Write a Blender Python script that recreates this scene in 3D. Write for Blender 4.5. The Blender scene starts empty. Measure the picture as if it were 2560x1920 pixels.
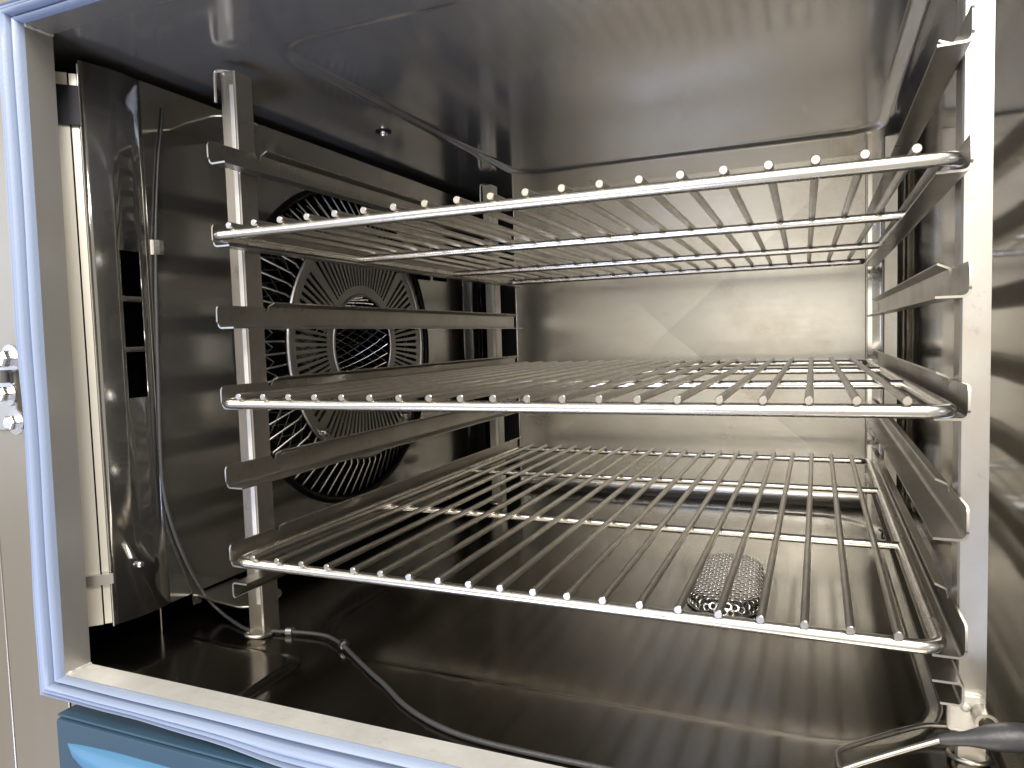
import bpy, bmesh, math, random
from mathutils import Vector, Matrix
random.seed(4)
scene = bpy.context.scene
col = scene.collection
PI = math.pi

# ------------------------------------------------------------------ camera
cam = bpy.data.cameras.new("camera")
cam.sensor_width = 36.0
cam.lens = 25.19
cam.clip_start = 0.02
cam.clip_end = 50
camo = bpy.data.objects.new("camera", cam)
col.objects.link(camo)
camo.location = (0.4323, -0.4536, 0.1767)
camo.rotation_euler = (1.5067, 0.0294, 0.4017)
scene.camera = camo

# ------------------------------------------------------------------ world + lamps
world = bpy.data.worlds.new("World")
scene.world = world
world.use_nodes = True
bg = world.node_tree.nodes["Background"]
bg.inputs[0].default_value = (1.0, 0.93, 0.82, 1)
bg.inputs[1].default_value = 0.58


def lamp(name, loc, target, size, power, color, size_y=None):
    l = bpy.data.lights.new(name, 'AREA')
    l.shape = 'RECTANGLE'
    l.size = size
    l.size_y = size_y or size
    l.energy = power
    l.color = color
    o = bpy.data.objects.new(name, l)
    col.objects.link(o)
    o.location = loc
    d = Vector(target) - Vector(loc)
    o.rotation_euler = d.to_track_quat('-Z', 'Y').to_euler()
    return o


lamp("room_light", (-0.35, -2.2, 1.55), (0.25, 0.4, 0.1), 2.2, 44, (1.0, 0.945, 0.85), 1.2)
lamp("back_wall_fill", (0.45, -2.6, 0.35), (0.25, 0.5, 0.2), 1.5, 8.5, (1.0, 0.94, 0.83), 1.1)  # added fill, mirrored in the back wall to brighten it
lamp("ceiling_light", (0.85, -0.60, 1.2), (0.45, -0.06, 0.0), 0.8, 34, (1.0, 0.97, 0.92), 0.5)
lamp("rod_highlight_fill", (0.50, -1.25, 1.0), (0.25, 0.2, 0.1), 0.45, 16, (1.0, 0.97, 0.92), 0.3)  # added fill for hot highlights on the shelf rods
lamp("cool_left_fill", (-1.7, -1.5, 0.45), (0.1, 0.2, 0.35), 0.9, 10, (0.56, 0.70, 1.0), 1.0)  # added cool fill, not a window; bluish reflections at the left
lamp("cool_haze_fill", (-0.15, -1.0, -0.65), (0.10, 0.22, 0.43), 0.6, 14, (0.50, 0.62, 1.0), 0.4)  # added cool uplight; tints the ceiling like lens-flare haze

scene.view_settings.view_transform = 'Standard'
scene.view_settings.look = 'None'
scene.view_settings.exposure = 0.0
scene.view_settings.gamma = 1.0
scene.render.engine = 'CYCLES'
scene.cycles.max_bounces = 14
scene.cycles.glossy_bounces = 12
scene.cycles.diffuse_bounces = 4
scene.cycles.sample_clamp_indirect = 6.0
scene.cycles.blur_glossy = 0.3
scene.cycles.use_denoising = True

# ------------------------------------------------------------------ materials


def steel(name, base, rough=0.22, stretch=(1, 1, 1), brush=0.0, stain=0.3, stain_col=None,
          stain_scale=7.0, metallic=1.0, rough_var=0.10, wave=0.0, wave_scale=6.0, spots=0.0):
    m = bpy.data.materials.new(name)
    m.use_nodes = True
    nt = m.node_tree
    N, L = nt.nodes, nt.links
    b = N["Principled BSDF"]
    b.inputs["Metallic"].default_value = metallic
    tc = N.new("ShaderNodeTexCoord")
    big = N.new("ShaderNodeTexNoise")
    big.inputs["Scale"].default_value = stain_scale
    big.inputs["Detail"].default_value = 6
    big.inputs["Roughness"].default_value = 0.62
    L.new(tc.outputs["Object"], big.inputs["Vector"])
    ramp = N.new("ShaderNodeValToRGB")
    ramp.color_ramp.elements[0].position = 0.42
    ramp.color_ramp.elements[1].position = 0.68
    L.new(big.outputs["Fac"], ramp.inputs["Fac"])
    sc = stain_col or tuple(c * f for c, f in zip(base, (0.80, 0.72, 0.60)))
    mix = N.new("ShaderNodeMix")
    mix.data_type = 'RGBA'
    mix.inputs[6].default_value = (*base, 1)
    mix.inputs[7].default_value = (*sc, 1)
    mul = N.new("ShaderNodeMath")
    mul.operation = 'MULTIPLY'
    mul.inputs[1].default_value = stain
    L.new(ramp.outputs["Color"], mul.inputs[0])
    L.new(mul.outputs[0], mix.inputs[0])
    colour = mix.outputs[2]
    if spots > 0:
        sp = N.new("ShaderNodeTexNoise")
        sp.inputs["Scale"].default_value = 55
        sp.inputs["Detail"].default_value = 5
        sp.inputs["Roughness"].default_value = 0.7
        L.new(tc.outputs["Object"], sp.inputs["Vector"])
        r2 = N.new("ShaderNodeValToRGB")
        r2.color_ramp.elements[0].position = 0.60
        r2.color_ramp.elements[1].position = 0.72
        r2.color_ramp.elements[1].color = (spots, spots, spots, 1)
        L.new(sp.outputs["Fac"], r2.inputs["Fac"])
        mx = N.new("ShaderNodeMix")
        mx.data_type = 'RGBA'
        L.new(r2.outputs["Color"], mx.inputs[0])
        L.new(colour, mx.inputs[6])
        mx.inputs[7].default_value = (0.16, 0.09, 0.045, 1)
        colour = mx.outputs[2]
    L.new(colour, b.inputs["Base Color"])
    # roughness: broad wear plus streaks along the grain
    mp = N.new("ShaderNodeMapping")
    mp.inputs["Scale"].default_value = stretch
    L.new(tc.outputs["Object"], mp.inputs["Vector"])
    fine = N.new("ShaderNodeTexNoise")
    fine.inputs["Scale"].default_value = 1.0
    fine.inputs["Detail"].default_value = 5
    L.new(mp.outputs[0], fine.inputs["Vector"])
    add = N.new("ShaderNodeMath")
    add.operation = 'MULTIPLY_ADD'
    L.new(big.outputs["Fac"], add.inputs[0])
    add.inputs[1].default_value = rough_var * 2
    add.inputs[2].default_value = rough - rough_var
    add2 = N.new("ShaderNodeMath")
    add2.operation = 'MULTIPLY_ADD'
    add2.use_clamp = True
    L.new(fine.outputs["Fac"], add2.inputs[0])
    add2.inputs[1].default_value = rough_var * 0.8
    L.new(add.outputs[0], add2.inputs[2])
    L.new(add2.outputs[0], b.inputs["Roughness"])
    nrm = None
    if wave > 0:
        wv = N.new("ShaderNodeTexNoise")
        wv.inputs["Scale"].default_value = wave_scale
        wv.inputs["Detail"].default_value = 1.0
        L.new(tc.outputs["Object"], wv.inputs["Vector"])
        bw = N.new("ShaderNodeBump")
        bw.inputs["Strength"].default_value = 1.0
        bw.inputs["Distance"].default_value = wave
        L.new(wv.outputs["Fac"], bw.inputs["Height"])
        nrm = bw.outputs[0]
    if brush > 0:
        bp = N.new("ShaderNodeBump")
        bp.inputs["Strength"].default_value = brush
        bp.inputs["Distance"].default_value = 0.0004
        L.new(fine.outputs["Fac"], bp.inputs["Height"])
        if nrm:
            L.new(nrm, bp.inputs["Normal"])
        nrm = bp.outputs[0]
    if nrm:
        L.new(nrm, b.inputs["Normal"])
    return m


def plain(name, base, rough=0.5, metallic=0.0, var=0.15, bump=0.0, bump_scale=300, spec=0.5, coat=0.0):
    m = bpy.data.materials.new(name)
    m.use_nodes = True
    nt = m.node_tree
    N, L = nt.nodes, nt.links
    b = N["Principled BSDF"]
    b.inputs["Metallic"].default_value = metallic
    b.inputs["Roughness"].default_value = rough
    b.inputs["Specular IOR Level"].default_value = spec
    b.inputs["Coat Weight"].default_value = coat
    tc = N.new("ShaderNodeTexCoord")
    n = N.new("ShaderNodeTexNoise")
    n.inputs["Scale"].default_value = 14
    n.inputs["Detail"].default_value = 6
    L.new(tc.outputs["Object"], n.inputs["Vector"])
    mix = N.new("ShaderNodeMix")
    mix.data_type = 'RGBA'
    mix.inputs[6].default_value = (*base, 1)
    mix.inputs[7].default_value = (*[c * (1 - var) for c in base], 1)
    L.new(n.outputs["Fac"], mix.inputs[0])
    L.new(mix.outputs[2], b.inputs["Base Color"])
    if bump:
        n2 = N.new("ShaderNodeTexNoise")
        n2.inputs["Scale"].default_value = bump_scale
        L.new(tc.outputs["Object"], n2.inputs["Vector"])
        bp = N.new("ShaderNodeBump")
        bp.inputs["Strength"].default_value = bump
        bp.inputs["Distance"].default_value = 0.001
        L.new(n2.outputs["Fac"], bp.inputs["Height"])
        L.new(bp.outputs[0], b.inputs["Normal"])
    return m


WARM = (0.60, 0.545, 0.46)
M = {}
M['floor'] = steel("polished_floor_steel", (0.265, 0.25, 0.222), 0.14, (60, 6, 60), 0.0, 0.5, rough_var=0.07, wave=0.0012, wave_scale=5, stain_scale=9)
M['ceiling'] = steel("polished_ceiling_steel", (0.60, 0.585, 0.555), 0.12, (60, 8, 60), 0.0, 0.35, rough_var=0.06, wave=0.0006, wave_scale=4, metallic=0.82)
M['back'] = steel("brushed_back_steel", (0.54, 0.525, 0.485), 0.22, (18, 40, 160), 0.10, 0.45, rough_var=0.08, wave=0.0014, wave_scale=5, spots=0.10)
M['side'] = steel("side_wall_steel", (0.58, 0.565, 0.53), 0.07, (30, 10, 30), 0.0, 0.35, rough_var=0.05, wave=0.002, wave_scale=6)
M['panel'] = steel("baffle_steel", (0.44, 0.43, 0.405), 0.11, (50, 50, 5), 0.05, 0.45, rough_var=0.07, wave=0.0005, wave_scale=5, metallic=0.95)
M['frame'] = steel("opening_frame_steel", (0.49, 0.475, 0.445), 0.32, (60, 60, 8), 0.08, 0.4, rough_var=0.08, metallic=0.82)
M['sill'] = steel("worn_sill_steel", (0.66, 0.645, 0.605), 0.46, (10, 260, 160), 0.5, 0.60, stain_col=(0.44, 0.42, 0.375), rough_var=0.08, stain_scale=18, metallic=0.6, spots=0.25)
M['flange'] = steel("lit_flange_steel", (0.72, 0.69, 0.62), 0.34, (120, 120, 4), 0.10, 0.4, rough_var=0.08, metallic=0.75)  # lighter than the baffle: reflected room light put into the colour
M['face'] = steel("oven_face_steel", (0.43, 0.385, 0.31), 0.40, (150, 90, 4), 0.10, 0.3, rough_var=0.06)
M['rack'] = steel("rack_steel", (0.57, 0.55, 0.52), 0.28, (40, 40, 10), 0.08, 0.5, rough_var=0.09, spots=0.35, stain_scale=22)
M['rail'] = steel("rail_steel", (0.47, 0.455, 0.425), 0.27, (120, 6, 120), 0.10, 0.55, rough_var=0.09, spots=0.3, stain_scale=25)
M['rod'] = steel("shelf_rod_steel", (0.80, 0.78, 0.74), 0.22, (90, 90, 90), 0.12, 0.5, rough_var=0.08, spots=0.45, stain_scale=40)
M['wire'] = steel("shelf_wire_steel", (0.50, 0.475, 0.43), 0.28, (90, 20, 90), 0.10, 0.6, rough_var=0.08, spots=0.4, stain_scale=45)
M['guard'] = steel("fan_guard_steel", (0.47, 0.46, 0.435), 0.38, (60, 60, 60), 0.06, 0.4, rough_var=0.08, spots=0.2)
M['dark'] = steel("dark_shade_steel", (0.03, 0.03, 0.034), 0.45, (20, 20, 20), 0.0, 0.4)  # own colour of dark parts; on the chamber wall, painted shade
M['chrome'] = steel("bright_bolt_steel", (0.78, 0.76, 0.73), 0.16, (90, 90, 90), 0.0, 0.3, rough_var=0.05, stain_scale=60)
M['cable'] = plain("cable_sheath", (0.055, 0.055, 0.055), 0.42, 0.3, 0.4, 0.6, 900)
M['ferrule'] = steel("ferrule_steel", (0.22, 0.22, 0.22), 0.30, (60, 60, 60), 0.1, 0.3)
M['grip'] = plain("grey_rubber_grip", (0.045, 0.045, 0.048), 0.42, 0.0, 0.2, 0.2, 500)
M['gasket'] = plain("blue_silicone", (0.225, 0.27, 0.37), 0.44, 0.0, 0.12, 0.15, 420, coat=0.12)
M['blue'] = plain("blue_plastic", (0.026, 0.058, 0.088), 0.42, 0.0, 0.2, 0.1, 600)
M['blue_light'] = plain("light_blue_plastic", (0.055, 0.155, 0.26), 0.30, 0.0, 0.12, 0.0)
M['drain'] = steel("drain_steel", (0.90, 0.89, 0.87), 0.11, (90, 90, 90), 0.0, 0.3, rough_var=0.04, stain_scale=60)

# ------------------------------------------------------------------ mesh helpers


class MB:
    def __init__(s):
        s.v, s.f = [], []

    def add(s, vs, fs):
        o = len(s.v)
        s.v += [tuple(p) for p in vs]
        s.f += [tuple(i + o for i in f) for f in fs]
        return s

    def box(s, a, b):
        (x0, y0, z0), (x1, y1, z1) = a, b
        return s.add([(x0, y0, z0), (x1, y0, z0), (x1, y1, z0), (x0, y1, z0), (x0, y0, z1), (x1, y0, z1), (x1, y1, z1), (x0, y1, z1)],
                     [(0, 3, 2, 1), (4, 5, 6, 7), (0, 1, 5, 4), (1, 2, 6, 5), (2, 3, 7, 6), (3, 0, 4, 7)])

    def tube(s, path, r, n=10, closed=False, caps=True, squash=None):
        P = [Vector(p) for p in path]
        rs = r if isinstance(r, (list, tuple)) else [r] * len(P)
        m = len(P)
        T = []
        for i in range(m):
            if closed:
                t = P[(i + 1) % m] - P[i - 1]
            else:
                t = P[min(i + 1, m - 1)] - P[max(i - 1, 0)]
            T.append(t.normalized())
        up = Vector((0, 0, 1)) if abs(T[0].z) < 0.9 else Vector((1, 0, 0))
        nrm = (up - T[0] * up.dot(T[0])).normalized()
        vs = []
        for i in range(m):
            nrm = (nrm - T[i] * nrm.dot(T[i])).normalized()
            bi = T[i].cross(nrm)
            for k in range(n):
                a = 2 * PI * k / n
                q = P[i] + (nrm * math.cos(a) * (squash or 1) + bi * math.sin(a)) * rs[i]
                vs.append(q)
        fs = []
        for i in range(m if closed else m - 1):
            j = (i + 1) % m
            for k in range(n):
                fs.append((i * n + k, i * n + (k + 1) % n, j * n + (k + 1) % n, j * n + k))
        if caps and not closed:
            fs.append(tuple(range(n - 1, -1, -1)))
            fs.append(tuple((m - 1) * n + k for k in range(n)))
        return s.add(vs, fs)

    def sheet(s, pts, axis_vec, th, closed=False):
        """open profile polyline (3D points) extruded along axis_vec, with thickness th"""
        P = [Vector(p) for p in pts]
        A = Vector(axis_vec)
        ax = A.normalized()
        m = len(P)
        off = []
        for i in range(m):
            d0 = (P[i] - P[i - 1]).normalized() if i > 0 else None
            d1 = (P[i + 1] - P[i]).normalized() if i < m - 1 else None
            n0 = ax.cross(d0) if d0 else None
            n1 = ax.cross(d1) if d1 else None
            if n0 is None:
                nn = n1
            elif n1 is None:
                nn = n0
            else:
                nn = (n0 + n1)
                nn = nn.normalized() / max(0.5, (nn.normalized()).dot(n0))
            off.append(nn * th)
        ring = P + [P[i] + off[i] for i in range(m - 1, -1, -1)]
        k = len(ring)
        vs = ring + [p + A for p in ring]
        fs = [(i, (i + 1) % k, k + (i + 1) % k, k + i) for i in range(k)]
        for i in range(m - 1):
            fs.append((i, 2 * m - 1 - i, 2 * m - 2 - i, i + 1)[::-1])
            fs.append((k + i, k + 2 * m - 1 - i, k + 2 * m - 2 - i, k + i + 1))
        return s.add(vs, fs)

    def build(s, name, mat, parent=None, smooth=None, bevel=0.0, loc=None, solid=0.0):
        me = bpy.data.meshes.new(name)
        me.from_pydata(s.v, [], s.f)
        bm = bmesh.new()
        bm.from_mesh(me)
        bmesh.ops.recalc_face_normals(bm, faces=bm.faces)
        if bevel > 0:
            es = [e for e in bm.edges if len(e.link_faces) == 2 and e.calc_face_angle(0) > 0.7]
            bmesh.ops.bevel(bm, geom=es, offset=bevel, segments=2, profile=0.5, affect='EDGES')
        bm.to_mesh(me)
        bm.free()
        me.materials.append(mat)
        if smooth:
            me.shade_smooth()
            me.set_sharp_from_angle(angle=math.radians(smooth))
        o = bpy.data.objects.new(name, me)
        col.objects.link(o)
        if parent:
            o.parent = parent
        if loc:
            o.location = loc
        if solid:
            md = o.modifiers.new("thickness", 'SOLIDIFY')
            md.thickness = abs(solid)
            md.offset = 1 if solid > 0 else -1
        return o


def thing(name, label, cat, loc=(0, 0, 0), rotz=0, group=None):
    o = bpy.data.objects.new(name, None)
    o.empty_display_size = 0.02
    col.objects.link(o)
    o.location = loc
    o.rotation_euler = (0, 0, rotz)
    o['label'] = label
    o['category'] = cat
    if group:
        o['group'] = group
    return o


def tag(o, label, cat, group=None):
    o['label'] = label
    o['category'] = cat
    if group:
        o['group'] = group
    return o


def dup(o, parent, loc=None):
    c = o.copy()
    col.objects.link(c)
    c.parent = parent
    if loc:
        c.location = loc
    return c


def arc(cx, cy, r, a0, a1, n):
    return [(cx + r * math.cos(math.radians(a0 + (a1 - a0) * i / n)), cy + r * math.sin(math.radians(a0 + (a1 - a0) * i / n))) for i in range(n + 1)]


def smoothpath(P, it=3):
    P = [Vector(p) for p in P]
    for _ in range(it):
        Q = [P[0]]
        for i in range(len(P) - 1):
            Q.append(P[i] * 0.75 + P[i + 1] * 0.25)
            Q.append(P[i] * 0.25 + P[i + 1] * 0.75)
        Q.append(P[-1])
        P = Q
    return P


def sstep(a, b, x):
    t = max(0.0, min(1.0, (x - a) / (b - a)))
    return t * t * (3 - 2 * t)


def rrect_sd(x, y, x0, x1, y0, y1, r):
    cx, cy = (x0 + x1) / 2, (y0 + y1) / 2
    qx, qy = abs(x - cx) - (x1 - x0) / 2 + r, abs(y - cy) - (y1 - y0) / 2 + r
    return math.hypot(max(qx, 0), max(qy, 0)) + min(max(qx, qy), 0) - r


def hfield(x0, x1, y0, y1, nx, ny, fn):
    b = MB()
    vs = [(x0 + (x1 - x0) * i / nx, y0 + (y1 - y0) * j / ny, fn(x0 + (x1 - x0) * i / nx, y0 + (y1 - y0) * j / ny)) for j in range(ny + 1) for i in range(nx + 1)]
    fs = [(j * (nx + 1) + i, j * (nx + 1) + i + 1, (j + 1) * (nx + 1) + i + 1, (j + 1) * (nx + 1) + i) for j in range(ny) for i in range(nx)]
    return b.add(vs, fs)


# ------------------------------------------------------------------ THE OVEN (cavity shell, frame, gasket)
FZ, CZ = -0.090, 0.428           # floor and ceiling levels
YB, XR, XL = 0.725, 0.550, -0.27  # back wall, right wall, hidden left wall
oven = thing("combi_oven", "stainless steel oven with its door open and a bare polished cooking chamber", "oven")


def floor_h(x, y):
    d = rrect_sd(x, y, 0.0, 0.512, 0.034, 0.655, 0.085)
    z = FZ - 0.0028 * (1 - sstep(-0.007, 0.0, d))
    # embossed pad in the front left corner, beside the post foot
    d2 = rrect_sd(x, y, -0.30, 0.036, -0.30, 0.020, 0.02)
    z += 0.003 * (1 - sstep(-0.006, 0.0, d2))
    # shallow fall towards the drain
    r = math.hypot((x - 0.345), (y - 0.32) * 0.8)
    z -= 0.0015 * (1 - sstep(0.0, 0.28, r))
    # fillet to the right wall and the back wall
    z += 0.02 * max(0, (x - 0.53) / 0.02) ** 2 * 1.0
    return z


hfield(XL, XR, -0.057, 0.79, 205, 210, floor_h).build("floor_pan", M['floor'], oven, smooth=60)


def ceil_h(x, y):
    d = rrect_sd(x, y, 0.0, 0.512, 0.040, 0.600, 0.045)
    z = CZ + 0.0040 * (1 - sstep(-0.010, 0.0, d))
    z -= 0.0015 * math.exp(-(d / 0.004) ** 2) * sstep(0.2, 0.5, x)
    return z


hfield(XL, XR, -0.057, 0.79, 205, 210, ceil_h).build("ceiling_panel", M['ceiling'], oven, smooth=60)

# back wall: cross-broken sheet (four shallow facets), fillet at the foot, large bend into the right wall
b = MB()
x0, x1, z0, z1 = -0.058, 0.499, FZ + 0.022, 0.436
ap = (0.2075, YB + 0.0042, 0.181)
b.add([(x0, YB, z0), (x1, YB, z0), (x1, YB, z1), (x0, YB, z1), ap], [(0, 1, 4), (1, 2, 4), (2, 3, 4), (3, 0, 4)])
b.build("back_wall", M['back'], oven)
b = MB()
prof = [(YB - 0.022 + 0.022 * math.sin(t * PI / 16), FZ - 0.001 + 0.022 * (1 - math.cos(t * PI / 16)) + 0.001 * (t / 8)) for t in range(0, 9)]
vs = [(x, y, z) for x in (x0, x1) for (y, z) in prof]
b.add(vs, [(i, i + 1, 9 + i + 1, 9 + i) for i in range(8)])
b.build("wall_fillet", M['back'], oven, smooth=60)
b = MB()
bend = [(x1 + 0.051 * math.sin(t * PI / 24), YB - 0.051 * (1 - math.cos(t * PI / 24))) for t in range(13)]
bend += [(XR, 0.45), (XR, 0.25), (XR, 0.06), (XR, -0.057)]
vs = [(x, y, z) for (x, y) in bend for z in (FZ - 0.01, 0.442)]
b.add(vs, [(2 * i, 2 * i + 2, 2 * i + 3, 2 * i + 1) for i in range(len(bend) - 1)])
b.build("side_wall", M['side'], oven, smooth=40)
for sx in (x0, x1):
    b = MB()
    b.tube([(sx, YB - 0.0006, FZ + 0.004), (sx, YB - 0.0006, 0.431)], 0.0016, 8)
    b.build("corner_seam", M['chrome'], oven, smooth=50)
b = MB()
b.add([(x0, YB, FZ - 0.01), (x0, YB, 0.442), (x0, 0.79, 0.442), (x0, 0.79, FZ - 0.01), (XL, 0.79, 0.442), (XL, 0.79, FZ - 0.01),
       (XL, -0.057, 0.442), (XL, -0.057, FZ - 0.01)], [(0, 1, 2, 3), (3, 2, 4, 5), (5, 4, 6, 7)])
b.build("fan_chamber_wall", M['dark'], oven)  # shade behind the baffle is put into the dark colour

# opening frame: jamb, sill and lintel are a tunnel 26 mm deep
JX, SZ, LZ, JR = -0.1275, -0.0848, 0.4255, 0.575
JT = -0.1215                     # the jamb leans a little: its edge at the head
Y0, Y1 = -0.0795, -0.0575
b = MB()
b.add([(JX, Y0, SZ), (JT, Y0, LZ), (JT, Y1, LZ + 0.0005), (JX, Y1, SZ), (XL - 0.01, Y1, SZ), (XL - 0.01, Y1, LZ + 0.0005)],
      [(0, 1, 2, 3), (3, 2, 5, 4)])
b.build("door_jamb", M['frame'], oven)
b = MB()
b.add([(JX, Y0, SZ), (JR, Y0, SZ), (JR, Y1, SZ), (JX, Y1, SZ), (XL, Y1, SZ - 0.02), (JR, Y1, SZ - 0.02), (XL, Y1, SZ)],
      [(0, 1, 2, 3), (6, 3, 2, 5, 4)])
b.build("door_sill", M['sill'], oven)
b = MB()
b.add([(JT, Y0, LZ), (JR, Y0, LZ), (JR, Y1, LZ + 0.0005), (JT, Y1, LZ + 0.0005), (JT, Y1, LZ + 0.025), (JR, Y1, LZ + 0.025), (XL, Y1, LZ + .0005), (XL, Y1, LZ + .025)],
      [(0, 1, 2, 3), (3, 2, 5, 4), (6, 3, 4, 7)])
b.build("door_lintel", M['frame'], oven)
b = MB()
b.add([(JR, Y0, SZ), (JR, Y0, LZ), (JR, Y1, LZ), (JR, Y1, SZ), (XR - 0.002, Y1 + 0.001, SZ - .02), (XR - 0.002, Y1 + 0.001, LZ + .02), (JR, Y1 + 0.001, LZ + .02), (JR, Y1 + 0.001, SZ - .02)],
      [(0, 1, 2, 3), (4, 5, 6, 7)])
b.build("door_jamb", M['frame'], oven)
# mitre welds at the corners
for zz in (SZ, LZ):
    sgn = 1 if zz == SZ else -1
    pts = [((JX if sgn > 0 else JT) + 0.0006 + random.uniform(-.0003, .0003), Y0 + (Y1 - Y0) * i / 14, zz + sgn * (0.0006 + random.uniform(-.0003, .0003))) for i in range(15)]
    b = MB()
    b.tube(pts, [0.0012 + random.uniform(-.0003, .0004) for _ in pts], 8)
    b.build("corner_weld", M['sill'], oven, smooth=60)
# rolled front edge of the frame
b = MB()
b.tube([(JX - 0.001, Y0, SZ), (JT - 0.001, Y0, LZ)], 0.0007, 8)
b.build("jamb_edge", M['frame'], oven, smooth=60)

# outer face of the oven round the opening, with the vertical joint at the left
FY = -0.0765
b = MB()
b.box((-0.2030, FY, -0.30), (JX - 0.0025, FY + 0.02, 0.62))
b.build("front_face", M['face'], oven, bevel=0.0006)
b = MB()
b.box((-0.55, FY + 0.0005, -0.30), (-0.2052, FY + 0.02, 0.62))
b.build("front_face", M['face'], oven, bevel=0.0010)
b = MB()
b.box((JX - 0.0015, FY + 0.0008, -0.30), (0.80, FY + 0.02, SZ - 0.0025))
b.build("front_face", M['face'], oven, bevel=0.0006)
b = MB()
b.box((JX - 0.0015, FY + 0.0008, LZ + 0.0025), (0.80, FY + 0.02, 0.62))
b.build("front_face", M['face'], oven, bevel=0.0006)
b = MB()
b.box((JR + 0.0025, FY + 0.0008, SZ - 0.0015), (0.80, FY + 0.02, LZ + 0.0015))
b.build("front_face", M['face'], oven, bevel=0.0006)

# gasket: ribbed silicone profile swept round the opening
prof = [(0.0005, 0.0), (0.0008, 0.006), (0.002, 0.0095), (0.004, 0.0105), (0.0065, 0.0095), (0.0078, 0.0075), (0.0092, 0.0078), (0.0100, 0.0112),
        (0.0112, 0.0138), (0.0130, 0.0144), (0.0148, 0.0136), (0.0160, 0.0112), (0.0175, 0.0106), (0.0190, 0.0118), (0.0205, 0.0122), (0.0220, 0.0108),
        (0.0236, 0.0078), (0.0252, 0.0070), (0.0268, 0.0090), (0.0279, 0.0096), (0.0281, 0.0082), (0.0266, 0.0050), (0.0255, 0.0)]
cx0, cx1, cz0, cz1 = JX - 0.0005, JR, SZ - 0.0005, LZ + 0.0005
path = []
n = 40


def side(ax, az, bx, bz, nx, nz):
    for i in range(n):
        t = i / n
        if i == 0:
            continue
        path.append((ax + (bx - ax) * t, az + (bz - az) * t, nx, nz, t))


path.append((cx0, cz0, -1, -1, 0)); side(cx0, cz0, cx1, cz0, 0, -1)
path.append((cx1, cz0, 1, -1, 0)); side(cx1, cz0, cx1, cz1, 1, 0)
path.append((cx1, cz1, 1, 1, 0)); side(cx1, cz1, cx0, cz1, 0, 1)
path.append((cx0, cz1, -1, 1, 0)); side(cx0, cz1, cx0, cz0, -1, 0)
vs = []
for (x, z, nx, nz, t) in path:
    wob = 1 + 0.05 * math.sin(x * 23 + z * 17) + 0.02 * math.sin(x * 71 + z * 57)
    for (w, h) in prof:
        ww = w * (wob if w > 0.006 else 1) - 0.0009
        hh = h if not 0.0065 <= w <= 0.0095 and not 0.0236 <= w <= 0.0253 else h - 0.0032
        wx, wz = ww * 0.82, ww * (0.60 + 0.30 * sstep(-0.12, 0.16, x))
        lean = (JT - JX) * (z - SZ) / (LZ - SZ) if nx < 0 else 0.0
        vs.append((x + lean + nx * wx, FY - hh - 0.0004 * math.sin(x * 40 + z * 33), z + nz * wz))
k, m = len(prof), len(path)
fs = [(i * k + j, i * k + j + 1, ((i + 1) % m) * k + j + 1, ((i + 1) % m) * k + j) for i in range(m) for j in range(k - 1)]
b = MB()
b.add(vs, fs)
b.build("door_gasket", M['gasket'], oven, smooth=48)

# ------------------------------------------------------------------ drip panel below the gasket
tray = thing("drip_tray", "dark blue plastic drip tray front with a raised light blue grip below the gasket", "drip tray", (0.2, -0.090, -0.1555))
b = MB()
b.box((-0.324, -0.003, -0.075), (0.60, 0.013, 0.0425))
o = b.build("tray_front", M['blue'], tray, bevel=0.003, smooth=40)
b = MB()
b.box((-0.3235, -0.0010, 0.0434), (0.60, 0.014, 0.0454))
b.build("top_lip", M['blue'], tray, bevel=0.0006)
# the grip: a long lens-shaped bulge
b = MB()
nx, nz = 60, 14
for i in range(nx + 1):
    for j in range(nz + 1):
        u, v = i / nx, j / nz
        tap = min(1.0, (u * 11) ** 0.55) * min(1.0, ((1 - u) * 11) ** 0.55)
        zc = 0.0285 - 0.030 * (1 - v) * tap - 0.004 * (1 - tap)
        yy = -0.003 - 0.010 * math.sin(PI * min(v, 1) ** 0.8) ** 0.8 * tap if 0 < v < 1 else -0.0028
        b.v.append((-0.311 + 0.62 * u, yy, zc))
b.f += [(i * (nz + 1) + j, i * (nz + 1) + j + 1, (i + 1) * (nz + 1) + j + 1, (i + 1) * (nz + 1) + j) for i in range(nx) for j in range(nz)]
b.build("grip", M['blue_light'], tray, smooth=70)

# ------------------------------------------------------------------ hinge bracket with bolts at the left edge
hinge = thing("door_hinge", "steel hinge bracket with bright bolts on the left outer edge of the oven", "hinge", (-0.163, FY, 0.145))


def hexbolt(r, h, dome=True):
    b = MB()
    ring = lambda rr, y, n=6, ph=0: [(rr * math.cos(ph + 2 * PI * k / n), y, rr * math.sin(ph + 2 * PI * k / n)) for k in range(n)]
    b.add(ring(r, 0) + ring(r, -h * 0.8) + ring(r * 0.82, -h), [tuple(range(6))[::-1]] + [(i, (i + 1) % 6, 6 + (i + 1) % 6, 6 + i) for i in range(6)] +
          [(6 + i, 6 + (i + 1) % 6, 12 + (i + 1) % 6, 12 + i) for i in range(6)] + [tuple(range(12, 18))])
    return b


b = MB()
b.box((-0.03, -0.006, -0.032), (0.004, 0.0, 0.033))
b.build("bracket", M['rack'], hinge, bevel=0.0015)
for (x, z, r, h) in ((0.003, 0.027, 0.0085, 0.014), (-0.003, -0.001, 0.0075, 0.012), (0.004, -0.024, 0.0075, 0.011)):
    o = hexbolt(r * 0.88, h * 0.8).build("bolt", M['chrome'], hinge, bevel=0.0006, loc=(x, -0.006, z))
    b = MB()
    b.tube([(0, 0.0, 0), (0, -0.002, 0)], r * 1.35, 16)
    b.build("backing_disc", M['rack'], o, smooth=40)
b = MB()
b.tube([(-0.004, -0.010, 0.008), (-0.004, -0.010, 0.018)], 0.0075, 14)
b.build("bushing", M['ferrule'], hinge, smooth=40)

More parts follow.
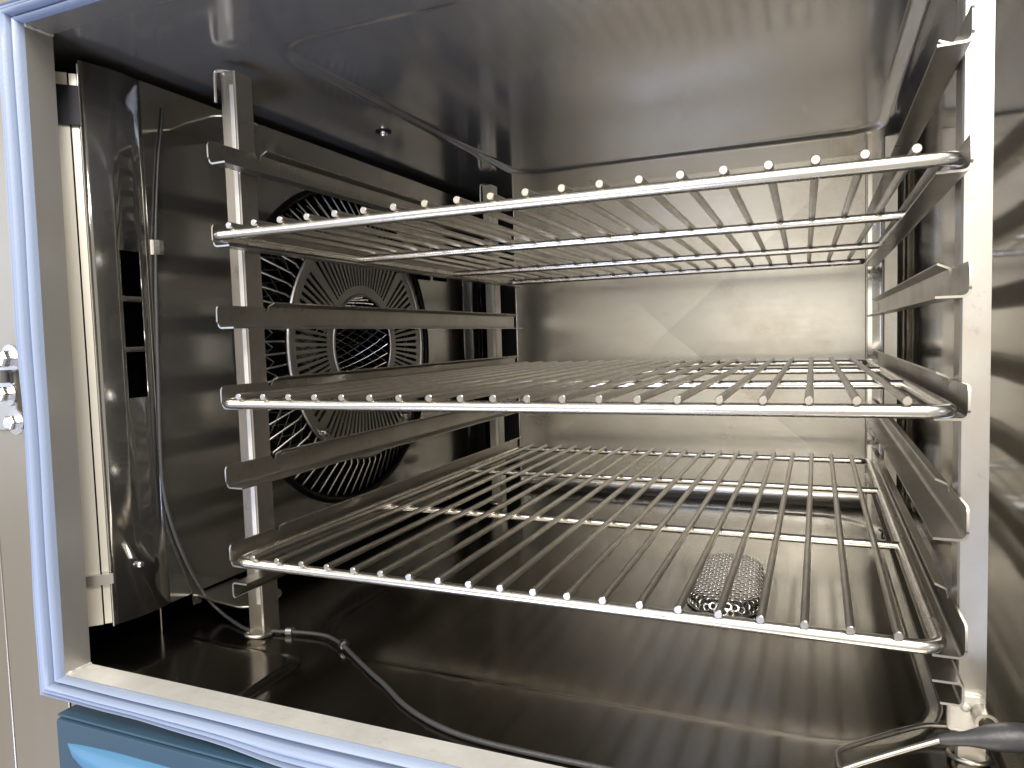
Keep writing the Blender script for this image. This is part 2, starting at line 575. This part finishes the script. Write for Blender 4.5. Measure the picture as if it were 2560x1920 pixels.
# ------------------------------------------------------------------ air baffle panel (left), with slots and the fan opening
PX = -0.130
ZB, ZT = -0.0635, 0.418
FCY, FCZ, FR = 0.325, 0.172, 0.198
baffle = thing("air_baffle", "tall stainless air baffle panel with black slots covering the left side of the chamber", "baffle panel", (PX, 0.0, ZB))
L0 = Vector((PX, 0.0, ZB))


def plate2d(outer, holes, to3d):
    bm = bmesh.new()
    edges = []
    for loop in [outer] + holes:
        vs = [bm.verts.new(to3d(*p)) for p in loop]
        edges += [bm.edges.new((vs[i], vs[(i + 1) % len(vs)])) for i in range(len(vs))]
    bmesh.ops.triangle_fill(bm, use_beauty=True, use_dissolve=False, edges=edges)
    b = MB()
    bm.verts.index_update()
    b.v = [tuple(v.co) for v in bm.verts]
    b.f = [tuple(v.index for v in f.verts) for f in bm.faces]
    bm.free()
    return b


def slot2d(y0, y1, z0, z1, r):
    r = min(r, (y1 - y0) / 2 - 1e-5, (z1 - z0) / 2 - 1e-5)
    return arc(y1 - r, z1 - r, r, 0, 90, 3) + arc(y0 + r, z1 - r, r, 90, 180, 3) + arc(y0 + r, z0 + r, r, 180, 270, 3) + arc(y1 - r, z0 + r, r, 270, 360, 3)


YF, YK = 0.026, 0.655      # fold lines
circ = [(FCY + FR * math.cos(2 * PI * i / 96), FCZ + FR * math.sin(2 * PI * i / 96)) for i in range(96)]
tops = [slot2d(0.498, 0.5455, 0.2705, 0.279, 0.003), slot2d(0.5525, 0.600, 0.2715, 0.280, 0.003),
        slot2d(0.498, 0.5455, 0.316, 0.3245, 0.003), slot2d(0.5525, 0.600, 0.316, 0.3245, 0.003)]
outer = [(YF, ZB + 0.001), (0.0520, ZB + 0.001), (0.0525, ZB - 0.011), (0.062, ZB - 0.011), (0.064, ZB + 0.001), (YK, ZB + 0.001), (YK, ZT), (YF, ZT)]
plate2d(outer, [circ] + tops, lambda y, z: (0, y, z - ZB)).build("main_sheet", M['panel'], baffle, solid=-0.0015)
# rolled lip round the fan opening
b = MB()
b.tube([(0.0015, y, z - ZB) for (y, z) in circ], 0.0045, 8, closed=True)
b.build("opening_rim", M['dark'], baffle, smooth=60)


def wing(ys, holes, zs_lo, zs_hi, bulge):
    """curved wing made of quads on a y/z lattice, cells inside holes left out"""
    zc = sorted(set([zs_lo, zs_hi] + [z for h in holes for z in h[2:]]))
    b = MB()
    nz = len(zc)
    for y in ys:
        for z in zc:
            b.v.append((bulge(y), y, z - ZB))
    for i in range(len(ys) - 1):
        for j in range(nz - 1):
            ym, zm = (ys[i] + ys[i + 1]) / 2, (zc[j] + zc[j + 1]) / 2
            if any(h[0] < ym < h[1] and h[2] < zm < h[3] for h in holes):
                continue
            b.f.append((i * nz + j, i * nz + j + 1, (i + 1) * nz + j + 1, (i + 1) * nz + j))
    return b


zsl = [(0.2235, 0.2635), (0.1787, 0.2187), (0.1333, 0.1743)]
fh = [(-0.005, 0.0155, a, c) for a, c in zsl]
ys = [-0.029 + 0.004 * i for i in range(6)] + [-0.005, 0.0, 0.005, 0.010, 0.0155, 0.0185, 0.022, YF - 0.0004]
wing(ys, fh, ZB, ZT, lambda y: 0.0006 + 0.0038 * math.sin(PI * (y + 0.029) / 0.0546) ** 1.0 - 0.004 * ((YF - y) / 0.055)).build("wing", M['panel'], baffle, smooth=40, solid=-0.0015)
bh = [(0.699, 0.7165, a - 0.001, c) for a, c in zsl]
ys = [YK + 0.0004, 0.660, 0.667, 0.675, 0.684, 0.692, 0.699, 0.7075, 0.7165, 0.725, 0.735]
wing(ys, bh, ZB, ZT, lambda y: 0.0006 + 0.010 * math.sin(PI * (y - YK) / 0.080) ** 1.0).build("wing", M['panel'], baffle, smooth=40, solid=-0.0015)
# front return flange: two bright bands with a joint between, facing the door
for (ta, tb, dn) in ((0.0008, 0.0054, 0.0), (0.0062, 0.0180, 0.0010)):
    b = MB()
    q = [(-0.002 - ta + dn, -0.0295 - ta - dn), (-0.002 - tb + dn, -0.0295 - tb - dn), (-0.003 - tb + dn, -0.0285 - tb - dn), (-0.003 - ta + dn, -0.0285 - ta - dn)]
    za, zb_ = 0.003, ZT - ZB - 0.012
    b.add([(x, y, za) for x, y in q] + [(x, y, zb_) for x, y in q], [(0, 1, 2, 3), (7, 6, 5, 4)] + [(i, (i + 1) % 4, 4 + (i + 1) % 4, 4 + i) for i in range(4)])
    b.build("edge_flange", M['flange'], baffle)
b = MB()
b.tube([(-0.0025, -0.0305, 0.0), (-0.0025, -0.0305, ZT - ZB - 0.004)], 0.0011, 8)
b.build("front_edge", M['chrome'], baffle, smooth=60)
# dark latch block near the top and the bright tab near the bottom
b = MB()
q = [(-0.002 - 0.0005 + 0.0026, -0.0295 - 0.0005 - 0.0026), (-0.002 - 0.018 + 0.0026, -0.0295 - 0.018 - 0.0026), (-0.003 - 0.018 + 0.0026, -0.0285 - 0.018 - 0.0026), (-0.003 - 0.0005 + 0.0026, -0.0285 - 0.0005 - 0.0026)]
b.add([(x, y, 0.427) for x, y in q] + [(x, y, 0.459) for x, y in q], [(0, 1, 2, 3), (7, 6, 5, 4)] + [(i, (i + 1) % 4, 4 + (i + 1) % 4, 4 + i) for i in range(4)])
b.build("latch_block", M['dark'], baffle)
b = MB()
q = [(-0.002 - -0.001 + 0.003, -0.0295 - -0.001 - 0.003), (-0.002 - 0.018 + 0.003, -0.0295 - 0.018 - 0.003), (-0.003 - 0.018 + 0.003, -0.0285 - 0.018 - 0.003), (-0.003 - -0.001 + 0.003, -0.0285 - -0.001 - 0.003)]
b.add([(x, y, 0.0385) for x, y in q] + [(x, y, 0.0475) for x, y in q], [(0, 1, 2, 3), (7, 6, 5, 4)] + [(i, (i + 1) % 4, 4 + (i + 1) % 4, 4 + i) for i in range(4)])
b.build("latch_tab", M['rack'], baffle)
# screw low on the wing, cable clip on the fold
b = MB()
b.tube([(0.002, -0.008, 0.0485), (0.0075, -0.008, 0.0485), (0.009, -0.008, 0.0485)], [0.0034, 0.0034, 0.002], 14)
b.build("screw", M['chrome'], baffle, smooth=50)
b = MB()
b.sheet([(0.001, 0.027, 0.326), (0.0045, 0.0285, 0.326), (0.0065, 0.033, 0.326), (0.006, 0.038, 0.326), (0.001, 0.041, 0.326)], (0, 0, 0.0135), 0.0008)
b.build("cable_clip", M['chrome'], baffle)
# pin sticking out under the panel
b = MB()
b.tube([(0.001, 0.0145, 0.002), (0.001, 0.0145, -0.0235)], 0.0009, 6)
b.build("locating_pin", M['chrome'], baffle, smooth=50)
# pivot brackets which carry the rack, at the foot and at the head
for zz, nm in ((-0.004, 0), (0.445, 1)):
    b = MB()
    base = [(0.0, 0.058), (0.0, 0.108), (0.040, 0.100)] + [(0.062 + 0.022 * math.cos(math.radians(a)), 0.072 + 0.026 * math.sin(math.radians(a))) for a in range(75, -106, -15)] + [(0.030, 0.050)]
    kk = len(base)
    b.add([(x, y, zz) for x, y in base] + [(x, y, zz + 0.0018) for x, y in base], [tuple(range(kk))[::-1], tuple(range(kk, 2 * kk))] + [(i, (i + 1) % kk, kk + (i + 1) % kk, kk + i) for i in range(kk)])
    b.build("pivot_bracket", M['rack'], baffle, bevel=0.0004)

# ------------------------------------------------------------------ fan guard in the opening
GX = PX + 0.030
guard = thing("fan_guard", "round slotted fan guard with a wire cage rim set in the left baffle", "fan guard", (GX, 0.0, 0.0))
DCY, DCZ, R0, R1, R2, R3 = 0.316, 0.174, 0.0625, 0.0745, 0.131, 0.142
NS = 88
b = MB()
NA = NS * 2
radii = [R0, R1, R2, R3]
for r in radii:
    for i in range(NA):
        a = 2 * PI * i / NA + PI / 4
        b.v.append((0, DCY + r * math.cos(a), DCZ + r * math.sin(a)))
for ri in range(3):
    for i in range(NA):
        deg = (360 * (i + 0.5) / NA) % 90
        spoke = deg < 2.3 or deg > 87.7 and False
        if ri == 1 and i % 2 == 0 and not spoke:
            continue
        j = (i + 1) % NA
        b.f.append((ri * NA + i, ri * NA + j, (ri + 1) * NA + j, (ri + 1) * NA + i))
b.build("face_plate", M['guard'], guard, solid=0.0016)
b = MB()
b.tube([(0.0005, DCY + (R3 + 0.001) * math.cos(2 * PI * i / 80), DCZ + (R3 + 0.001) * math.sin(2 * PI * i / 80)) for i in range(80)], 0.0028, 8, closed=True)
b.build("face_ring", M['guard'], guard, smooth=60)
b = MB()
b.tube([(0.0, DCY + R0 * math.cos(2 * PI * i / 64), DCZ + R0 * math.sin(2 * PI * i / 64)) for i in range(64)], 0.0020, 8, closed=True)
b.build("inlet_ring", M['guard'], guard, smooth=60)
NWIRE = 72
RW = FR - 0.006
for i in range(NWIRE):
    a = 2 * PI * (i + 0.5) / NWIRE
    c, s = math.cos(a), math.sin(a)
    b = MB()
    b.tube([(-0.004, DCY + (R3 + 0.002) * c, DCZ + (R3 + 0.002) * s), (-0.003, DCY + (R3 + 0.010) * c, DCZ + (R3 + 0.010) * s), (-0.030, FCY + RW * c, FCZ + RW * s)], 0.0011, 6)
    b.build("cage_wire", M['guard'], guard, smooth=60)
b = MB()
for i in range(54):
    for sg in (1, -1):
        a = 2 * PI * i / 54
        a2 = a + sg * 0.20
        b.tube([(-0.026, DCY + (R3 - 0.004) * math.cos(a), DCZ + (R3 - 0.004) * math.sin(a)), (-0.050, FCY + (RW - 0.010) * math.cos(a2), FCZ + (RW - 0.010) * math.sin(a2))], 0.0006, 5)
b.build("inner_mesh", M['ferrule'], guard, smooth=60)['kind'] = 'stuff'
# wire basket behind the inlet
b = MB()
for i in range(30):
    for sg in (1, -1):
        pts = []
        for t in range(7):
            u = t / 6
            a = 2 * PI * i / 30 + sg * u * 0.9
            rr = 0.0605 - 0.012 * u
            pts.append((-0.004 - 0.085 * u, DCY + rr * math.cos(a), DCZ + rr * math.sin(a)))
        b.tube(pts, 0.0007, 5)
b.build("inlet_mesh", M['rod'], guard, smooth=60)['kind'] = 'stuff'
# bolts of the guard
for a in (48, 132, 228, 312):
    c, s = math.cos(math.radians(a)), math.sin(math.radians(a))
    b = MB()
    b.tube([(0.001, DCY + 0.136 * c, DCZ + 0.136 * s), (0.006, DCY + 0.136 * c, DCZ + 0.136 * s), (0.0075, DCY + 0.136 * c, DCZ + 0.136 * s)], [0.0045, 0.0045, 0.003], 12)
    b.build("bolt", M['chrome'], guard, smooth=40)

# ------------------------------------------------------------------ fan wheel behind the guard
fan = thing("centrifugal_fan", "dark steel fan wheel behind the slotted round guard", "fan", (-0.225, 0.320, 0.172))
b = MB()
b.tube([(-0.012, 0, 0), (-0.010, 0, 0)], 0.150, 48)
b.build("back_disc", M['dark'], fan, smooth=40)
b = MB()
b.tube([(-0.010, 0, 0), (0.03, 0, 0)], 0.022, 20)
b.build("hub", M['ferrule'], fan, smooth=40)
for i in range(16):
    a = 2 * PI * i / 16
    b = MB()
    c, s = math.cos(a), math.sin(a)
    c2, s2 = math.cos(a + 0.16), math.sin(a + 0.16)
    b.sheet([(-0.0095, 0.085 * c, 0.085 * s), (-0.0095, 0.115 * math.cos(a + .05), 0.115 * math.sin(a + .05)), (-0.0095, 0.145 * c2, 0.145 * s2)], (0.055, 0, 0), 0.0015)
    b.build("blade", M['ferrule'], fan)

# ------------------------------------------------------------------ hanging racks
PITCH = 0.0679


def rail_mesh(sgn, u_channel=False):
    """sgn=+1: left rack, flange points to +x.  local origin: web inner face, flange underside, front end"""
    b = MB()
    Lr, th, H, FL = 0.640, 0.0014, 0.0185, 0.016
    y1, y2 = 0.0570, 0.0615   # notch behind the post

    def prof(top):
        p = [(sgn * FL, 0.0)] + [(sgn * (0.003 - 0.003 * math.sin(t * PI / 8)), 0.003 - 0.003 * math.cos(t * PI / 8)) for t in range(5)]
        p += [(0, H - 0.003)]
        if top:
            p += [(sgn * 0.001, H), (sgn * 0.0075, H + 0.0030)]
        else:
            p += [(0, H + 0.0010)]
        return p
    if u_channel:
        H2 = 0.014
        p = ([(sgn * 0.012, 0.0)] if sgn < 0 else []) + [(sgn * 0.002, 0.0), (0, 0.002), (0, H2 - 0.002), (sgn * 0.002, H2), (sgn * FL, H2)]
        b.sheet([(x, 0, z) for x, z in p], (0, Lr, 0), th * sgn)
        return b
    # front ear (rounded corner), then main length with the inward top lip
    ear = [(0.0, 0.0), (0.0, H - 0.003), (0.0015, H - 0.0008), (0.004, H + 0.0002)]
    # vertical ear web as polygon in the y/z plane
    poly = [(0.0012, 0.003), (0.0, 0.0045)] + [(0.0, H - 0.004), (0.0012, H - 0.0012), (0.004, H)] + [(y1 - 0.002, H), (y1, H - 0.002), (y1, 0.003)]
    kk = len(poly)
    xa, xb = 0.0, -sgn * th
    b.add([(xa, y, z) for y, z in poly] + [(xb, y, z) for y, z in poly], [tuple(range(kk)), tuple(range(kk, 2 * kk))[::-1]] + [(i, (i + 1) % kk, kk + (i + 1) % kk, kk + i) for i in range(kk)])
    pe = prof(False)[:6]
    b.sheet([(x, 0.0012, z) for x, z in pe], (0, y1 - 0.0012, 0), -th * sgn)
    b.sheet([(x, y1, z) for x, z in prof(False)[:6] + [(0, H - 0.004)]], (0, y2 - y1, 0), -th * sgn)
    b.sheet([(x, y2, z) for x, z in prof(True)], (0, Lr - y2, 0), -th * sgn)
    return b


def make_rack(name, label, sgn, X):
    """X = inner face of the web"""
    t = thing(name, label, "rack", (X, 0.0, FZ), 0, "shelf racks standing in the oven")
    o = rail_mesh(sgn).build("rail", M['rail'], t, smooth=35, loc=(0, 0.005, 0 - 0.0108 - FZ))
    for k in range(1, 6):
        dup(o, t, (0, 0.005, k * PITCH - 0.0108 - FZ))
    rail_mesh(sgn, True).build("bottom_rail", M['rail'], t, smooth=35, loc=(0, 0.005, -0.0392 - FZ))
    h = 0.503
    for yp in (0.0405, 0.575):
        # L-shaped post: front flange and inner side flange, thin proud return on the front
        b = MB()
        x_in = -sgn * 0.0015
        x_out = -sgn * 0.0170
        b.sheet([(x_out, yp, 0), (x_in - sgn * 0.0012, yp, 0), (x_in, yp + 0.0012, 0), (x_in, yp + 0.021, 0)], (0, 0, h), 0.0014 * sgn)
        post = b.build("post", M['rack'], t, smooth=35, loc=(0, 0, 0.002))
        if sgn > 0:
            b = MB()
            b.box((-0.0066, yp - 0.0014, 0.03), (-0.0020, yp - 0.0002, h - 0.012))
            b.build("post_strip", M['sill'], post, bevel=0.0004)
        # foot: wire ring on the floor
        b = MB()
        ring = [(-sgn * 0.0085 + 0.0105 * math.cos(2 * PI * i / 28), yp + 0.001 + 0.0115 * math.sin(2 * PI * i / 28), 0.0035 - 0.004 * math.sin(2 * PI * i / 28) * 0.5) for i in range(28)]
        b.tube(ring, 0.0016, 8, closed=True)
        b.build("foot_ring", M['rack'], t, smooth=60)
        # hook of bent wire at the head
        b = MB()
        hx = -sgn * 0.006
        pts = smoothpath([(hx, yp + 0.012, h - 0.004), (hx, yp + 0.012, h + 0.004), (hx - sgn * 0.012, yp - 0.004, h + 0.004), (hx - sgn * 0.013, yp - 0.005, h - 0.002), (hx - sgn * 0.013, yp - 0.005, h - 0.024)], 2)
        b.tube(pts, 0.0014, 8)
        b.build("head_hook", M['rod'], t, smooth=60)
    return t


lrack = make_rack("shelf_rack", "left shelf rack of seven steel rails in front of the fan guard", 1, -0.0302)
rrack = make_rack("shelf_rack", "right shelf rack with a bright wide front post beside the mirror-like wall", -1, 0.5085)
# holder tube and rivet on the right front post
b = MB()
n = 24
for (r, y) in ((0.0064, -0.010), (0.0064, 0.016), (0.0044, 0.016), (0.0044, -0.010)):
    b.v += [(0.0150 + r * math.cos(2 * PI * i / n), 0.036 + y, 0.0325 + r * math.sin(2 * PI * i / n)) for i in range(n)]
for q in range(4):
    b.f += [(q * n + i, q * n + (i + 1) % n, ((q + 1) % 4) * n + (i + 1) % n, ((q + 1) % 4) * n + i) for i in range(n)]
b.build("holder_tube", M['rail'], rrack, smooth=50)
b = MB()
b.tube([(0.0062, 0.0405, 0.0355), (0.0062, 0.0385, 0.0355), (0.0062, 0.0375, 0.0355)], [0.0030, 0.0030, 0.0018], 14)
b.build("rivet", M['sill'], rrack, smooth=50)
b = MB()
b.box((-0.0035, 0.0392, 0.020), (0.0155, 0.0404, 0.044))
b.build("holder_plate", M['sill'], rrack, bevel=0.002)

# ------------------------------------------------------------------ wire shelves
RR, RWI = 0.0041, 0.00265
HW, Y_A, Y_Z = 0.2595, 0.0030, 0.6315


def make_shelf():
    t = thing("wire_shelf", "", "oven shelf", (0, 0, 0), 0, "wire shelves resting on the rails")
    zc = -(RWI + RR - 0.0006)
    r = 0.012
    loop = arc(HW - r, Y_Z - r, r, 0, 90, 6) + arc(-HW + r, Y_Z - r, r, 90, 180, 6) + arc(-HW + r, Y_A + r, r, 180, 270, 6) + arc(HW - r, Y_A + r, r, 270, 360, 6)
    b = MB()
    b.tube([(x, y, zc) for x, y in loop], RR, 14, closed=True)
    b.build("frame", M['rod'], t, smooth=60)
    bars = []
    for yy in (0.2125, 0.4340):
        b = MB()
        b.tube([(-HW + 0.001, yy, zc), (HW - 0.001, yy, zc)], RR * 0.92, 12)
        b.build("crossbar", M['rod'], t, smooth=60)
    b = MB()
    e = 0.0006
    b.tube([(0, -0.0016, 0), (0, -0.0012, 0), (0, Y_Z + 0.003, 0), (0, Y_Z + 0.0036, 0)], [RWI * 0.86, RWI, RWI, RWI * 0.86], 14)
    w = b.build("wire", M['wire'], t, smooth=35, loc=(-0.2375, 0, 0))
    for i in range(1, 20):
        dup(w, t, (-0.2375 + 0.025 * i, 0, 0))
    return t


s0 = make_shelf()


def copy_shelf(src):
    c = src.copy()
    col.objects.link(c)
    for ch in list(src.children):
        dup(ch, c, tuple(ch.location))
    return c


s1, s2 = copy_shelf(s0), copy_shelf(s0)
for s, x, y, z, yaw, lab in ((s0, 0.2375, 0.0, 0.0, 0.0, "lowest wire shelf, just above the floor and the drain cover"),
                             (s1, 0.2404, -0.0082, 0.1358, 0.0049, "middle wire shelf at eye level, seen nearly edge on"),
                             (s2, 0.2442, -0.0103, 0.2716, 0.0150, "highest wire shelf, seen from below under the ceiling")):
    s.location = (x, y, z)
    s.rotation_euler = (0, 0, yaw)
    s['label'] = lab

# ------------------------------------------------------------------ drain cover: punched oval dome on the floor
drain = thing("drain_cover", "perforated oval steel drain cover on the floor under the lowest shelf", "drain cover", (0.345, 0.320, FZ - 0.0050))
drain.rotation_euler = (0, 0, 0.06)
HALF, RTOP, RSIDE = 0.049, 0.026, 0.0095


def dome(px, py):
    cy = max(-HALF, min(HALF, py))
    dx, dy = px, py - cy
    d = math.hypot(dx, dy)
    if d < 1e-9:
        return (px, py, 0.016)
    ux, uy = dx / d, dy / d
    if d <= RTOP:
        return (px, py, 0.016 - 0.0015 * (d / RTOP) ** 2)
    a = (d - RTOP) / RSIDE
    if a < PI / 2:
        g = RTOP + RSIDE * math.sin(a)
        z = 0.0145 - RSIDE * (1 - math.cos(a))
    else:
        g = RTOP + RSIDE
        z = 0.0145 - RSIDE - (d - RTOP - RSIDE * PI / 2)
    return (ux * g, cy + uy * g, z)


cell = 0.0074
RMAX = RTOP + RSIDE * PI / 2 + 0.0035
b = MB()
NC = 12
ix = int(RMAX / cell) + 1
iy = int((RMAX + HALF) / (cell * 0.866)) + 1
done = {}


def vid(p):
    key = (round(p[0], 6), round(p[1], 6))
    if key not in done:
        done[key] = len(b.v)
        b.v.append(dome(*p))
    return done[key]


for j in range(-iy, iy + 1):
    for i in range(-ix, ix + 1):
        cx_ = i * cell + (cell / 2 if j % 2 else 0)
        cy_ = j * cell * 0.866
        d = math.hypot(cx_, cy_ - max(-HALF, min(HALF, cy_)))
        if d > RMAX - cell * 0.35:
            continue
        hexa = [(cx_ + cell / math.sqrt(3) * math.cos(math.radians(30 + 60 * k)), cy_ + cell / math.sqrt(3) * math.sin(math.radians(30 + 60 * k))) for k in range(6)]
        out = []
        for k in range(6):
            p, q = hexa[k], hexa[(k + 1) % 6]
            out += [p, ((p[0] + q[0]) / 2, (p[1] + q[1]) / 2)]
        inn = [(cx_ + cell * 0.335 * math.cos(math.radians(30 + 30 * k)), cy_ + cell * 0.335 * math.sin(math.radians(30 + 30 * k))) for k in range(12)]
        o_ = [vid(p) for p in out]
        i_ = [vid(p) for p in inn]
        for k in range(12):
            b.f.append((o_[k], o_[(k + 1) % 12], i_[(k + 1) % 12], i_[k]))
b.build("punched_dome", M['drain'], drain, smooth=60, solid=-0.0012)
b = MB()
kk = 20
loop = [((RTOP + RSIDE + 0.0015) * math.cos(math.radians(a)), HALF + (RTOP + RSIDE + 0.0015) * math.sin(math.radians(a))) for a in range(0, 181, 9)] + \
       [((RTOP + RSIDE + 0.0015) * math.cos(math.radians(a)), -HALF + (RTOP + RSIDE + 0.0015) * math.sin(math.radians(a))) for a in range(180, 361, 9)]
b.tube([(x, y, 0.0012) for x, y in loop], 0.0018, 8, closed=True)
b.build("base_rim", M['drain'], drain, smooth=60)
b = MB()
lk = len(loop)
b.add([(x * 0.9, y * 0.95, 0.0006) for x, y in loop], [tuple(range(lk))])
b.build("drain_well", M['dark'], drain)

# ------------------------------------------------------------------ temperature probe cable along the baffle and the floor
cab = thing("probe_cable", "thin dark probe cable hanging down the baffle and lying across the floor", "cable", (0.05, 0.047, FZ))
o_ = Vector((0.05, 0.047, FZ))
pts = [(-0.127, 0.049, 0.400), (-0.1265, 0.046, 0.380), (-0.1265, 0.041, 0.357), (-0.1265, 0.0345, 0.305), (-0.126, 0.030, 0.258), (-0.126, 0.0270, 0.199), (-0.126, 0.0245, 0.135), (-0.126, 0.0228, 0.0926), (-0.1255, 0.0216, 0.0495),
       (-0.1255, 0.0295, 0.0085), (-0.1245, 0.047, -0.0385), (-0.121, 0.062, -0.071), (-0.105, 0.0655, -0.0855), (-0.078, 0.055, -0.0875), (-0.0526, 0.0458, -0.0880), (-0.0157, 0.0563, -0.0868), (0.0205, 0.0605, -0.0866), (0.036, 0.056, -0.0875),
       (0.0525, 0.0474, -0.088), (0.085, 0.025, -0.088), (0.108, 0.0095, -0.0875), (0.123, 0.0012, -0.088), (0.1537, -0.0214, -0.088), (0.185, -0.036, -0.088), (0.2145, -0.0440, -0.088), (0.26, -0.0465, -0.088), (0.40, -0.0440, -0.088)]
sp = smoothpath(pts, 2)
rad = []
for i, p in enumerate(sp):
    rad.append(0.0017 if p.x < 0.052 and p.z < -0.05 else (0.0019 - 0.0008 * sstep(0.2, 0.32, p.z)))
b = MB()
b.tube([p - o_ for p in sp], rad, 10)
b.build("sheath", M['cable'], cab, smooth=60)
for (p, q) in (((-0.0185, 0.0556, -0.0868), (-0.0120, 0.0573, -0.0868)), ((0.0475, 0.0503, -0.0866), (0.0535, 0.0466, -0.0868))):
    b = MB()
    P, Q = Vector(p) - o_, Vector(q) - o_
    d = (Q - P)
    b.tube([P, P + d * 0.06, Q - d * 0.06, Q], [0.0036, 0.0042, 0.0042, 0.0036], 18)
    b.build("ferrule", M['ferrule'], cab, smooth=40)

# ------------------------------------------------------------------ temperature probe with bent wire and grey grip
probe = thing("temperature_probe", "bent wire temperature probe with a grey grip leaning at the right post foot", "probe", (0.495, 0.0, FZ))
o_ = Vector((0.495, 0.0, FZ))
wire = smoothpath([(0.520, 0.068, -0.0815), (0.507, 0.0645, -0.0815), (0.493, 0.0620, -0.082), (0.447, 0.0200, -0.0835), (0.4425, 0.0130, -0.0838), (0.4432, 0.002, -0.0838), (0.4440, -0.007, -0.0835), (0.4462, -0.005, -0.0825), (0.470, -0.002, -0.0705), (0.4975, 0.0, -0.0570)], 2)
b = MB()
b.tube([p - o_ for p in wire], 0.0017, 10)
b.build("bent_wire", M['rack'], probe, smooth=60)
b = MB()
gp = [(0.4955, 0.0, -0.0580), (0.500, 0.0, -0.0568), (0.509, 0.0, -0.0545), (0.514, 0.0, -0.0532), (0.520, 0.0005, -0.0520), (0.527, 0.001, -0.0508), (0.534, 0.001, -0.0497), (0.541, 0.0015, -0.0488), (0.546, 0.0015, -0.0480), (0.548, 0.0015, -0.0478)]
gr = [0.0024, 0.0034, 0.0040, 0.0052, 0.0068, 0.0077, 0.0078, 0.0066, 0.0044, 0.0012]
b.tube([Vector(p) - o_ for p in gp], gr, 16)
b.build("grip", M['grip'], probe, smooth=60)

# ------------------------------------------------------------------ ceiling fixing
sc_ = thing("ceiling_screw", "small bright screw with its shadow as a dark disc on the ceiling near the fan", "screw", (-0.045, 0.295, CZ))
b = MB()
b.tube([(0, 0, 0.0005), (0, 0, -0.004), (0, 0, -0.006)], [0.005, 0.005, 0.0035], 14)
b.build("head", M['chrome'], sc_, smooth=40)
b = MB()
b.tube([(0, 0, 0.001), (0, 0, -0.0012)], 0.0095, 20)
b.build("backing_disc", M['dark'], sc_, smooth=40)  # dark disc drawn for the shadow round the screw
